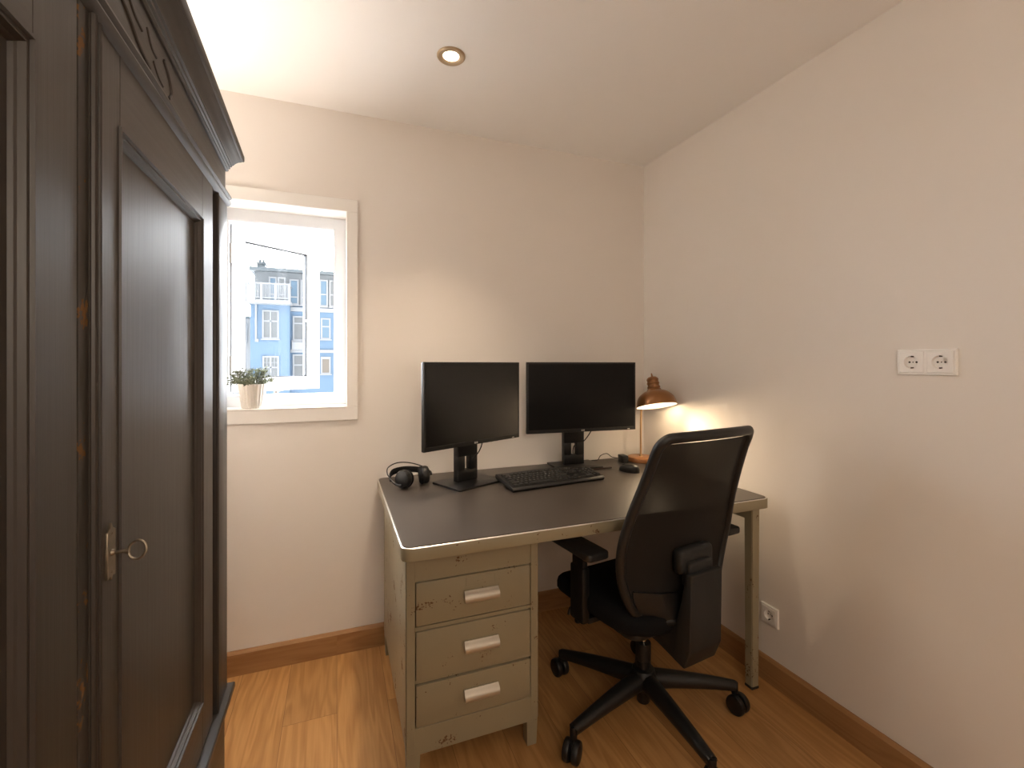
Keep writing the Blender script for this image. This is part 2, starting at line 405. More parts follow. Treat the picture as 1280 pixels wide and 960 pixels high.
for hz in (1.86, 1.34):
    b = MB(); b.cyl((-.459, 2.441, hz-.045), (-.459, 2.441, hz+.045), .007, seg=12); b.build('hinge', 'steel', sash)
b = MB(); b.tube(bez([(-.27, 2.43, 1.215), (-.255, 2.45, 1.222), (-.22, 2.52, 1.228), (-.20, 2.60, 1.232)], 6), .0035, 8); b.cyl((-.27, 2.43, 1.209), (-.27, 2.43, 1.222), .009, seg=12)
b.build('casement_stay', 'steel', win)

# ------------------------------------------------------------------ recessed ceiling spot
dl = thing('ceiling_spotlight', 'round recessed spotlight glowing in the white ceiling', 'ceiling light', (.409, 1.729, ZC))
b = MB(); b.lathe([(.054, 0), (.054, -.003), (.050, -.007), (.036, -.006), (.031, -.002), (.0305, -.0005), (.054, -.0005)], (.409, 1.729, ZC), (0, 0, 1), 40); b.build('trim_ring', 'ring', dl)
b = MB(); b.lathe([(0, -.0035), (.02, -.0032), (.0300, -.0012), (.0300, -.0003), (0, -.0003)], (.409, 1.729, ZC), (0, 0, 1), 32); b.build('lens', 'led', dl)

# ------------------------------------------------------------------ sockets (on the right wall, facing -x)
def socket_insert(parent, yc, zc, x=XR):
    b = MB()
    b.ringframe((yc-.0335, zc-.0335, yc+.0335, zc+.0335), [(0, x-.003), (0, x-.0100), (.002, x-.0112), (.010, x-.0112)], 'x')
    # face with a round well
    t = bmesh.new(); n = 32; R = .0205; sq = []; ci = []
    for i in range(n):
        a = 2*PI*i/n; c, s_ = math.cos(a), math.sin(a); k = .0235/max(abs(c), abs(s_))
        sq.append(t.verts.new((x-.0112, yc+k*c, zc+k*s_))); ci.append(t.verts.new((x-.0112, yc+R*c, zc+R*s_)))
    for i in range(n): t.faces.new((sq[i], sq[(i+1) % n], ci[(i+1) % n], ci[i]))
    b._merge(t)
    ins = b.build('socket_insert', 'plastic', parent, smooth=0)
    b = MB(); b.lathe([(R, .0112), (R-.001, .0015), (0, .0012)], (x, yc, zc), (-1, 0, 0), 32); b.build('socket_well', 'plastic', ins)
    for dz in (.0185, -.0185):
        b = MB(); b.box((x-.0108, yc-.0022, zc+dz-.0026), (x-.0012, yc+.0022, zc+dz+.0026), .0005, 1); b.build('earth_clip', 'holes', ins)
    for dy in (-.0095, .0095, 0):
        b = MB(); b.cyl((x-.0008, yc+dy, zc), (x-.0020, yc+dy, zc), .0030 if dy else .0018, seg=14); b.build('pin_hole', 'holes', ins)
def socket(label, ys, zc, name):
    w = .0405; t = thing(name, label, 'wall socket', (XR, sum(ys)/len(ys), zc))
    y0, y1 = min(ys)-w, max(ys)+w
    b = MB(); b.ringframe((y0, zc-w, y1, zc+w), [(0, XR), (0, XR-.007), (.0022, XR-.0095), (.0062, XR-.0095), (.0062, XR-.002)], 'x')
    if len(ys) == 2:
        m_ = sum(ys)/2; b.box((XR-.0095, m_-.004, zc-w+.003), (XR-.002, m_+.004, zc+w-.003), .0008, 1)
    b.build('cover_frame', 'plastic', t, smooth=0)
    b = MB(); b.box((XR-.0007, y0+.004, zc-w+.004), (XR, y1-.004, zc+w-.004)); b.build('mounting_plate', 'plastic', t, smooth=0)
    for y in ys: socket_insert(t, y, zc)
socket('white double wall socket high on the bare right wall', (.9145, .8405), 1.355, 'double_wall_socket')
socket('single white wall socket low down beside the right desk leg', (1.432,), .284, 'wall_socket')

# ------------------------------------------------------------------ wardrobe
WX = -.30; WY0, WY1, WM = -.043, 1.553, .755
wd = thing('wardrobe', 'tall dark brown painted antique two-door wardrobe with moulded cornice', 'wardrobe', (-.58, WM, 0))
b = MB(); b.box((-.862, WY0+.006, .02), (WX-.026, WY1-.004, 1.86), .002, 1); b.build('carcass', 'ward', wd)
for y0, y1, y in ((1.437, WY1, 1.440), (WY0, .073, .070)):
    b = MB(); b.box((WX-.030, y0, .40), (WX, y1, 1.835), .003, 2); b.tube([(WX-.001, y, .41), (WX-.001, y, 1.82)], .004, 8)
    b.build('corner_post', 'ward', wd)
def ward_door(y0, y1, pr, name):
    z0, z1 = .422, 1.812; py0, pz0, py1, pz1 = pr; xf = WX-.002; xb = WX-.024
    b = MB()
    b.box((xb, y0, z0), (xf, py0, z1), .0015, 1); b.box((xb, py1, z0), (xf, y1, z1), .0015, 1)
    d = b.build(name, 'ward', wd, smooth=0)
    for za, zb in ((z0, pz0), (pz1, z1)):
        b = MB(); b.box((xb, py0, za), (xf, py1, zb), .0006, 1); b.build('door_rail', 'wardh', d, smooth=0)
    b = MB(); b.box((xb, py0, pz0), (xf-.013, py1, pz1)); b.build('door_panel', 'ward', d, smooth=0)
    b = MB(); b.ringframe((py0, pz0, py1, pz1), [(-.004, xf), (-.003, xf+.003), (.001, xf+.003), (.003, xf-.001), (.005, xf-.001), (.0065, xf-.0005), (.008, xf-.001), (.011, xf-.007), (.013, xf-.009), (.015, xf-.013)], 'x')
    b.build('panel_moulding', 'ward', d, smooth=0)
    return d
rd = ward_door(.783, 1.395, (.848, .535, 1.297, 1.699), 'door')
ld = ward_door(.073, .727, (.172, .535, .637, 1.695), 'door')
b = MB(); b.box((WX-.026, .731, .422), (WX-.003, .7565, 1.812), .001, 1); ms = b.build('meeting_strip', 'wardworn', rd, smooth=0)
b = MB(); b.box((WX-.022, .757, .422), (WX-.001, .783, 1.812), .001, 1)
b.tube([(WX+.000, .7615, .424), (WX+.000, .7615, 1.810)], .0045, 8); b.tube([(WX-.001, .781, .424), (WX-.001, .781, 1.810)], .0032, 8)
b.build('astragal', 'ward', rd)
# key plate and key
b = MB(); yk, zk = .812, 1.083
poly = [(yk-.012, zk-.036), (yk-.012, zk+.03), (yk-.004, zk+.034), (yk, zk+.042), (yk+.004, zk+.034), (yk+.012, zk+.030), (yk+.012, zk-.036), (yk+.004, zk-.034), (yk, zk-.040), (yk-.004, zk-.034)]
b.prism(poly, WX-.003, WX+.0015, 'x', .0006, 1)
for dz in (.026, -.028): b.ball((WX+.0015, yk, zk+dz), (.0012, .0022, .0022), 10)
kp = b.build('key_plate', 'brass', rd)
b = MB(); b.cyl((WX-.002, yk, zk-.001), (WX+.021, yk, zk-.001), .0026, seg=12); b.cyl((WX+.001, yk, zk-.001), (WX+.005, yk, zk-.001), .0050, .0036, seg=14); b.cyl((WX+.0175, yk, zk-.001), (WX+.0215, yk, zk-.001), .0040, seg=14)
b.tube([(WX+.031+.0105*math.cos(a), yk+.004*math.sin(a)*.6, zk-.001+.0125*math.sin(a)) for a in [2*PI*i/28 for i in range(28)]], .0019, 8, closed=True)
b.build('key', 'brass', kp)
# sweeps along front with returns
def g(y, rise): return rise*max(0, 1-abs(y-WM)/.85)
def ward_sweep(prof, rise0, rise1, zmin, zmax, name, m):
    t = bmesh.new(); rows = []
    for p, z in prof:
        f = (z-zmin)/max(1e-6, zmax-zmin); rise = rise0+(rise1-rise0)*f
        st_ = [(-.862, WY0-p), (WX+p, WY0-p)] + [(WX+p, WY0-p+(WY1-WY0+2*p)*k/12) for k in range(1, 12)] + [(WX+p, WY1+p), (-.862, WY1+p)]
        rows.append([t.verts.new((x, y, z+(g(y, rise)))) for x, y in st_])
    for A, B in zip(rows, rows[1:]):
        for i in range(len(A)-1): t.faces.new((A[i], A[i+1], B[i+1], B[i]))
    bmesh.ops.recalc_face_normals(t, faces=t.faces[:])
    b = MB(); b._merge(t); return b.build(name, m, wd, smooth=30)
ward_sweep([(-.02, 1.800), (.004, 1.812), (.0075, 1.816), (.009, 1.821), (.0075, 1.826), (.004, 1.828), (.004, 1.830), (.0075, 1.832), (.010, 1.836), (.009, 1.841), (.005, 1.844), (-.006, 1.846)], 0, 0, 1.8, 1.85, 'frieze_moulding', 'wardh')
fr = ward_sweep([(-.006, 1.840), (-.004, 1.846), (-.004, 1.925)], 0, .06, 1.84, 1.925, 'frieze', 'wardh')
ward_sweep([(-.02, 1.908), (.000, 1.909), (.003, 1.912), (.003, 1.916), (.001, 1.917), (.006, 1.919), (.007, 1.923), (.005, 1.925), (.010, 1.927), (.0105, 1.931), (.014, 1.935), (.018, 1.942), (.024, 1.949), (.031, 1.954), (.032, 1.956), (.036, 1.958), (.038, 1.962), (.038, 1.975), (.034, 1.977), (-.05, 1.977), (-.4, 1.977)], .05, .075, 1.908, 1.977, 'cornice', 'wardh')
b = MB()
for s in (1, -1):
    Y = lambda y: WM + s*(y-WM)
    xs = WX-.004
    for pts, r in (([(.80, 1.925), (.84, 1.905), (.88, 1.893), (.92, 1.872), (.968, 1.862)], .0034), ([(.80, 1.945), (.86, 1.935), (.90, 1.912), (.935, 1.905)], .0026),
                   ([(1.035, 1.918), (1.060, 1.905), (1.078, 1.880), (1.066, 1.862)], .0034), ([(.955, 1.925), (.975, 1.905), (1.0, 1.90)], .0024), ([(.985, 1.885), (1.01, 1.872), (1.035, 1.868)], .002)):
        b.tube(bez([(xs, Y(y), z) for y, z in pts], 8), r, 8)
b.tube(bez([(WX-.004, .70, 1.93), (WX-.003, .73, 1.95), (WX-.003, .755, 1.955), (WX-.003, .78, 1.95), (WX-.004, .81, 1.93)], 8), .006, 8)
b.build('carving', 'ward', fr)
b = MB(); b.box((-.862, WY0, 0), (WX-.006, WY1-.002, .39), .002, 1); b.build('plinth', 'wardh', wd)
ward_sweep([(-.006, .362), (.000, .364), (.004, .368), (.005, .373), (.003, .378), (.010, .384), (.016, .388), (.017, .394), (.017, .404), (.014, .408), (-.03, .409)], 0, 0, .36, .41, 'plinth_moulding', 'wardh')

# ------------------------------------------------------------------ desk
DX0, DX1, DY0, DY1, DZ = .178, 1.655, 1.375, 2.280, .805
dk = thing('office_desk', 'old olive grey steel desk with brown linoleum top and drawer pedestal', 'desk', (.916, 1.83, 0))
b = MB(); b.prism(rrect(DX0, DY0, DX1, DY1, .030), DZ-.043, DZ-.003, 'z', .003, 2, cap_only=True); dt = b.build('desktop', 'deskpaint', dk)
b = MB(); b.prism(rrect(DX0+.007, DY0+.007, DX1-.007, DY1-.007, .026), DZ-.004, DZ, 'z', .0008, 1, cap_only=True); b.build('linoleum_top', 'lino', dt)
b = MB(); o_ = rrect(DX0+.0035, DY0+.0035, DX1-.0035, DY1-.0035, .028)
b.tube([(x, y, DZ-.0046) for x, y in o_], .0030, 8, closed=True); b.build('metal_edging', 'alu', dt)
PX0, PX1, PY0, PY1 = .207, .667, 1.490, 2.235
ped = MB()
ped.box((PX0, PY0+.002, .100), (PX0+.018, PY1, DZ-.043), .002, 1); ped.box((PX1-.018, PY0+.002, .100), (PX1, PY1, DZ-.043), .002, 1)
ped.box((PX0, PY1-.01, .100), (PX1, PY1, DZ-.043)); ped.box((PX0+.01, PY0+.02, .100), (PX1-.01, PY1, .115))
ped.box((PX0, PY0, .097), (PX0+.028, PY0+.02, DZ-.043), .0015, 1); ped.box((PX1-.028, PY0, .097), (PX1, PY0+.02, DZ-.043), .0015, 1)
ped.box((PX0+.02, PY0+.004, .645), (PX1-.02, PY0+.02, DZ-.043), .001, 1)
for z in (.491, .321): ped.box((PX0+.02, PY0+.003, z-.004), (PX1-.02, PY0+.02, z+.008), .001, 1)
ped.box((PX0+.02, PY0+.001, .088), (PX1-.02, PY0+.018, .174), .0015, 1)
pd = ped.build('pedestal', 'deskpaint', dk)
dn = 0
for z0_, z1_ in ((.504, .643), (.327, .485), (.178, .312)):
    b = MB(); b.box((PX0+.031, PY0-.002, z0_), (PX1-.031, PY0+.40, z1_), .0025, 2); dr = b.build('drawer', 'deskpaint', dk)
    xc, zc = .456, (z0_+z1_)/2-.002; yf = PY0-.002
    b = MB(); hw = .060
    prof = [(0, .026), (-.006, .027), (-.008, .024), (-.012, .019), (-.021, .010), (-.0245, .0), (-.0245, -.010), (-.022, -.016), (-.0195, -.016), (-.0215, -.009), (-.0215, 0), (-.018, .008), (-.010, .015), (-.004, .020), (0, .020)]
    b.prism([(yf+p[0]*.9, zc+p[1]*.8) for p in prof], xc-hw, xc+hw, 'x')
    for sx in (-1, 1):
        b.prism([(yf, zc+.0175), (yf-.009, zc+.0145), (yf-.0185, zc+.0065), (yf-.021, zc), (yf-.0205, zc-.010), (yf, zc-.003)], xc+sx*hw-.001, xc+sx*hw+.001, 'x')
    b.build('handle', 'handle', dr, smooth=40)
    b = MB(); b.box((xc-hw-.004, yf-.0015, zc+.014), (xc+hw+.004, yf, zc+.025), .0006, 1); b.build('handle_plate', 'deskpaint', dr)
b = MB()   # label holder outline above the top handle
b.ringframe((.405, .605, .505, .636), [(0, PY0-.002), (0, PY0-.003), (.002, PY0-.003), (.002, PY0-.002)], 'y'); b.build('label_frame', 'deskpaint', dk, smooth=0)
def foot(x0, x1, y0, y1):
    b = MB(); t = bmesh.new(); bmesh.ops.create_cube(t, size=1)
    for v in t.verts:
        k = .85 if v.co.z < 0 else 1
        v.co = Vector(((x0+x1)/2+v.co.x*(x1-x0)*k, (y0+y1)/2+v.co.y*(y1-y0)*k, .05+v.co.z*.1))
    b._merge(t); return b
for x0, x1 in ((PX0+.001, PX0+.045), (PX1-.042, PX1-.001)):
    for y0, y1 in ((PY0+.003, PY0+.045), (PY1-.045, PY1-.003)):
        foot(x0, x1, y0, y1).build('foot', 'deskpaint', dk, smooth=0)
for y0 in (1.418, 2.20):
    b = MB(); L0, L1 = 1.600, 1.642; t = bmesh.new(); bmesh.ops.create_cube(t, size=1)
    for v in t.verts:
        k = .88 if v.co.z < 0 else 1
        v.co = Vector(((L0+L1)/2+v.co.x*(L1-L0)*k, y0+.02+v.co.y*.042*k, .387+v.co.z*.755))
    bmesh.ops.bevel(t, geom=t.edges[:], offset=.003, segments=2, affect='EDGES')
    b._merge(t); lg = b.build('leg', 'deskpaint', dk)
    b = MB(); b.box((L0+.001, y0+.001, 0), (L1-.001, y0+.039, .011), .002, 1); b.build('leg_glide', 'black', lg)
for lo, hi in (((1.606, 1.455, .70), (1.626, 2.205, DZ-.043)), ((.66, 2.215, .68), (1.61, 2.235, DZ-.043))):
    b = MB(); b.box(lo, hi, .001, 1); b.build('support_rail', 'deskpaint', dk)

# ------------------------------------------------------------------ monitors
def monitor(label, c, ang, w, h, zb, base_c, base_ang, bw, bd, cable, scr='screen'):
    t = thing('monitor', label, 'monitor', (base_c[0], base_c[1], DZ), 0, 'black monitors on the desk')
    R = Matrix.Translation((c[0], c[1], 0)) @ Matrix.Rotation(ang, 4, 'Z')      # local: x along the screen, -y is the viewer's side
    b = MB(); z1 = zb+h
    b.box((-w/2, 0, zb), (w/2, .018, z1), .003, 2, R); b.box((-w/2+.03, .015, zb+.03), (w/2-.03, .034, z1-.03), .012, 3, R); b.box((-.09, .03, zb+.10), (.09, .052, z1-.09), .01, 3, R)
    hs = b.build('housing', 'bezel', t)
    b = MB(); b.ringframe((-w/2, zb, w/2, z1), [(.0005, .001), (.001, -.0015), (.009, -.0015), (.0105, .0005)], 'y', R); b.box((-w/2+.002, -.0018, zb+.001), (w/2-.002, .001, zb+.018), .0008, 1, R)
    b.build('bezel', 'bezel', hs, smooth=0)
    b = MB(); b.box((-w/2+.009, -.0006, zb+.017), (w/2-.009, .001, z1-.009), 0, 1, R); b.build('screen', scr, t, smooth=0)
    # maker's mark : four small silver strokes
    b = MB()
    for k in range(2):
        x = -.0065+k*.0105; b.ringframe((x-.004, zb+.0045, x+.004, zb+.0125), [(0, -.0018), (.0002, -.0026), (.0022, -.0026), (.0024, -.0018)], 'y', R); b.box((x-.0028, -.0025, zb+.0075), (x+.0028, -.0018, zb+.0095), 0, 1, R)
    b.build('maker_mark', 'logo', hs, smooth=0)
    b = MB(); b.box((w/2-.05, -.0024, zb+.004), (w/2-.036, -.0017, zb+.008), .0004, 1, R); b.build('power_button', 'logo', hs, smooth=0)
    # stand
    B = Matrix.Translation((base_c[0], base_c[1], 0)) @ Matrix.Rotation(base_ang, 4, 'Z')
    b = MB(); b.prism(rrect(-bw/2, -bd/2, bw/2, bd/2, .008), DZ, DZ+.009, 'z', .002, 2, B, True); b.build('base', 'bezel', t)
    b = MB(); zt = zb+.16; hw = .058
    y0, y1 = .005, .04
    # neck with a cable hole: outer plate built around the opening
    zh0, zh1 = DZ+.055, DZ+.125; xh = .016
    pr = lambda x0, x1, za, zb_: b.box((x0, y0, za), (x1, y1, zb_), .003, 2, B)
    pr(-hw, hw, DZ+.006, zh0+.004); pr(-hw, -xh, zh0, zh1); pr(xh, hw, zh0, zh1); pr(-hw, hw, zh1-.004, zt)
    b.box((-.035, -.012, zb+.10), (.035, .02, zt), .004, 2, B)
    b.build('neck', 'bezel', t)
    b = MB(); b.tube(bez(cable, 8), .0028, 8); b.build('cable', 'black', t)
    return t
a1 = math.radians(24.8)
monitor('left black monitor angled towards the chair', (.566, 1.925), a1, .545, .358, .999, (.566, 2.043), a1, .268, .200,
        [(.615, 2.00, 1.06), (.625, 2.02, 1.0), (.615, 2.035, .95), (.585, 2.06, .90)], 'screen_left')
a2 = math.radians(-4.6)
monitor('right black monitor facing straight out beside the copper lamp', (1.190, 2.090), a2, .612, .360, .998, (1.185, 2.172), a2, .25, .18,
        [(1.275, 2.135, 1.06), (1.285, 2.16, 1.0), (1.25, 2.19, .93), (1.215, 2.225, .905), (1.215, 2.245, .86), (1.235, 2.25, .81)])

# ------------------------------------------------------------------ keyboard
KW, KD = .485, .172
kb = thing('keyboard', 'black full-size keyboard in front of the right monitor', 'keyboard', (.925, 1.925, DZ), math.radians(6.5))
b = MB(); hw, hd = KW/2, KD/2
tilt = math.atan2(.024, KD)
b.prism([(-hd, .0005), (-hd+.004, 0), (hd-.005, .022), (hd, .028), (hd, .040), (hd-.006, .043), (-hd+.006, .0195), (-hd-.006, .010)], -hw, hw, 'x', .002, 2)
body = b.build('keyboard_body', 'black', kb, world=False)
for sx in (-1, 1):
    b = MB(); b.box((sx*(hw-.05)-.012, hd-.03, 0), (sx*(hw-.05)+.012, hd-.022, .03), .002, 1); b.build('folding_foot', 'black', kb, world=False)
U = .0203; PV = .0218
def capmesh(wu, hu=1):
    t = bmesh.new(); bmesh.ops.create_cube(t, size=1); w = wu*U-.0022; h = hu*PV-.0028
    for v in t.verts:
        top = v.co.z > 0; kx = w-(.006 if top else 0); ky = h-(.006 if top else 0)
        v.co = Vector((v.co.x*kx, v.co.y*ky+(.0008 if top else 0), .0075 if top else 0))
    bmesh.ops.bevel(t, geom=t.edges[:], offset=.0009, segments=1, affect='EDGES')
    me = bpy.data.meshes.new('keycap'); t.to_mesh(me); t.free(); me.materials.append(M['key'])
    return me
caps = {}
KEYS = []   # x (units from left), row (0 = front), width, height, text
def row(r, x, items):
    for it in items:
        if isinstance(it, (int, float)): x += it; continue
        s, w = it if isinstance(it, tuple) else (it, 1)
        KEYS.append((x+w/2, r, w, 1, s)); x += w
NP = 18.75; NAV = 15.25
row(0, 0, [('', 1.25), ('', 1.25), ('', 1.25), ('', 6.25), ('', 1.25), ('', 1.25), ('', 1.25), ('', 1.25), .25, '', '', '', .5, ('0', 2), '.'])
row(1, 0, [('', 2.25)]+list('ZXCVBNM')+[',', '.', '/', ('', 2.75), 1.25, '', 1.5, '1', '2', '3'])
row(2, 0, [('', 1.75)]+list('ASDFGHJKL')+[';', "'", ('', 2.25), 3.75, '4', '5', '6'])
row(3, 0, [('', 1.5)]+list('QWERTYUIOP')+['[', ']', ('', 1.5), .25, '', '', '', .5, '7', '8', '9'])
row(4, 0, ['`']+list('1234567890')+['-', '=', ('', 2), .25, '', '', '', .5, '', '/', '*', '-'])
KEYS.append((NP+3.5, .5, 1, 2, '')); KEYS.append((NP+3.5, 2.5, 1, 2, '+'))
row(5.25, 0, ['', 1]+['']*4+[.5]+['']*4+[.5]+['']*4+[.25, '', '', ''])
tot = 22.75; RX = Matrix.Rotation(tilt, 4, 'X')
def keypos(x, r): return RX @ Vector(((x-tot/2)*U, -hd+.018+r*PV, .0)) + Vector((0, 0, .0318))
KEYS.sort(key=lambda k: k[1])
leg = MB(); far = MB()
txts = []
for i, (x, r, w, h, s) in enumerate(KEYS):
    p = keypos(x, r)
    k = (w, h)
    if k not in caps: caps[k] = capmesh(w, h)
    if i < 100:
        o = bpy.data.objects.new('keycap', caps[k]); COL.objects.link(o); o.parent = kb; o.location = p; o.rotation_euler = (tilt, 0, 0)
    else:
        t = bmesh.new(); t.from_mesh(caps[k]); far._merge(t, Matrix.Translation(p) @ RX)
    if s: txts.append((s, p))
tag(far.build('keycap_remainder', 'key', kb, world=False), kind='stuff')
dg = bpy.context.evaluated_depsgraph_get()
tm = {}
for s, p in txts:
    if s not in tm:
        cu = bpy.data.curves.new('t', 'FONT'); cu.body = s; cu.size = .0075; cu.align_x = 'CENTER'; cu.align_y = 'CENTER'; cu.resolution_u = 2
        to = bpy.data.objects.new('t', cu); tm[s] = bpy.data.meshes.new_from_object(to); bpy.data.objects.remove(to); bpy.data.curves.remove(cu)
    t = bmesh.new(); t.from_mesh(tm[s]); leg._merge(t, Matrix.Translation(p) @ RX @ Matrix.Translation((-.001, .002, .0077)))
for me in tm.values(): bpy.data.meshes.remove(me)
leg.build('key_legend', 'legend', body, world=False, smooth=0)

# ------------------------------------------------------------------ mouse, pen, headset, small box
ms_ = thing('computer_mouse', 'black wireless mouse on the desk near the copper lamp', 'mouse', (1.385, 1.965, DZ), math.radians(25))
b = MB(); pts = []
for i in range(17):
    row_ = []
    for j in range(24):
        th = 2*PI*j/24; ph = PI/2*i/16; x = .0325*math.cos(th)*math.sin(ph)**.75; y = .056*math.sin(th)*math.sin(ph)**.75
        row_.append((x*(1-.10*(y/.056)), y, .036*max(0, math.cos(ph))**.6*(1-.18*(y/.056))))
    row_.append(row_[0]); pts.append(row_)
b.grid(pts); b.build('mouse_shell', 'black', ms_, world=False)
b = MB(); b.cyl((-.003, .030, .026), (.003, .030, .026), .008, seg=16); b.build('scroll_wheel', 'blacksoft', ms_, world=False)
pn = thing('pen', 'thin dark pen lying between keyboard and mouse', 'pen', (1.285, 2.055, DZ+.004), math.radians(2))
b = MB(); b.lathe([(0, -.056), (.0012, -.055), (.0035, -.045), (.0036, .055), (0, .056)], (0, 0, 0), (1, 0, 0), 12); b.build('pen_barrel', 'penbrown', pn, world=False)
b = MB(); b.box((-.0, -.001, .0034), (.05, .001, .0046), .0005, 1); b.build('pen_clip', 'black', pn, world=False)

hd_ = thing('headset', 'black over-ear headset lying on the left end of the desk', 'headset', (.300, 2.085, DZ), math.radians(8))
def cup(c, ax, nm):
    ax = Vector(ax).normalized(); c = Vector(c)
    b = MB(); b.lathe([(0, .026), (.022, .026), (.034, .021), (.039, .012), (.040, 0), (.038, -.004), (0, -.004)], c, ax, 28); s = b.build('ear_cup', 'black', hd_, world=False)
    b = MB(); b.lathe([(.018, -.006), (.020, -.020), (.028, -.024), (.037, -.020), (.040, -.012), (.038, -.004), (.018, -.004)], c, ax, 28); b.build('ear_cushion', 'blacksoft', s, world=False)
cup((-.030, -.035, .041), (-.75, -.62, .12), 'l'); cup((.070, .000, .041), (.94, -.30, .12), 'r')
b = MB(); arc = bez([(-.085, -.005, .045), (-.088, .03, .058), (-.07, .085, .072), (-.02, .125, .080), (.035, .13, .075), (.085, .10, .062), (.108, .055, .05), (.107, .025, .045)], 8)
b.tube(arc, .0026, 8); b.build('headband', 'black', hd_, world=False)
b = MB(); arc = bez([(-.083, -.005, .040), (-.075, .03, .048), (-.05, .065, .055), (0, .085, .056), (.05, .078, .052), (.088, .05, .046), (.100, .02, .040)], 8)
b.tube(arc, .004, 10, rx=.014, up=(0, 0, 1)); b.build('padded_band', 'blacksoft', hd_, world=False)
for yp in ([(-.086, -.003, .046), (-.080, -.020, .036), (-.066, -.040, .022), (-.050, -.058, .020)], [(.108, .028, .046), (.106, .01, .045), (.100, -.012, .042)]):
    b = MB(); b.tube(bez(yp, 6), .005, 8); b.build('yoke', 'black', hd_, world=False)

bx = thing('small_black_box', 'small black plastic box on the desk beside the lamp base', 'box', (1.482, 2.160, DZ), math.radians(-8))
b = MB(); b.box((-.018, -.030, 0), (.018, .030, .040), .004, 2); b.build('box_case', 'black', bx, world=False)
b = MB(); b.box((-.012, -.0306, .012), (.012, -.0298, .014), 0); b.build('box_seam', 'gasket', bx, world=False)

# ------------------------------------------------------------------ desk lamp
LC = Vector((1.592, 2.150, DZ)); up = Vector((.01, .26, .966)).normalized(); RC = Vector((1.598, 2.020, 1.124))
lp = thing('desk_lamp', 'copper brown desk lamp with round wooden base shining on the desk corner', 'desk lamp', LC)
b = MB(); b.lathe([(0, 0), (.070, 0), (.074, .003), (.075, .018), (.072, .025), (.066, .028), (0, .028)], LC, (0, 0, 1), 40); b.build('base', 'woodbase', lp)
b = MB(); cap = RC + up*.128
b.tube(bez([LC+Vector((0, 0, .026)), LC+Vector((0, 0, .12)), LC+Vector((.001, .0, .24)), LC+Vector((.002, -.006, .33)), LC+Vector((.004, -.02, .375)), RC+up*.075+Vector((0, .055, .0))], 10), .0052, 12)
b.cyl(LC+Vector((0, 0, .026)), LC+Vector((0, 0, .04)), .011, .007, seg=16); b.build('pole', 'pole', lp)
b = MB(); Rr = .104
outer = [(Rr, 0)] + [(Rr*math.cos(a)**.9 if a < 1.2 else 0, .085*math.sin(a)) for a in [i*1.2/12 for i in range(1, 12)]]
outer = [(Rr, 0), (Rr, .006)] + [(Rr*math.cos(k*PI/2/14)**.85, .006+.082*math.sin(k*PI/2/14)) for k in range(1, 12)]
rt = outer[-1][0]
outer += [(rt*.86, .092), (.031, .096), (.030, .100)]
b.lathe(outer, RC, up, 48); sh = b.build('lamp_shade', 'copper', lp)
b = MB(); b.lathe([(r-.003 if i else r-.0005, z-.003 if i > 1 else z) for i, (r, z) in enumerate(outer[:-3])]+[(0, outer[-4][1]-.002)], RC, up, 48); b.build('shade_lining', 'lampwhite', sh)
b = MB(); b.lathe([(.030, .094), (.034, .100), (.034, .106), (.030, .109), (.030, .118), (.033, .121), (.033, .127), (.030, .130), (.030, .140), (.032, .143), (.030, .150), (.022, .158), (.006, .161), (.005, .165), (.003, .180), (0, .181)], RC, up, 32); b.build('socket_cap', 'copper', sh)
b = MB(); b.ball(RC+up*.040, .026, 20); b.cyl(RC+up*.05, RC+up*.09, .014, seg=16); b.build('bulb', 'bulb', sh)
cb = MB(); cb.tube(bez([LC+Vector((-.03, .07, .006)), (1.53, 2.235, DZ+.004), (1.47, 2.245, DZ+.012), (1.435, 2.25, DZ+.034), (1.395, 2.25, DZ+.026), (1.375, 2.245, DZ+.006), (1.355, 2.24, DZ+.003), (1.335, 2.25, DZ+.003)], 8), .0022, 8)
tag(cb.build('lamp_cord', 'gasket'), 'thin dark cord looping behind the copper lamp along the desk edge', 'cord')

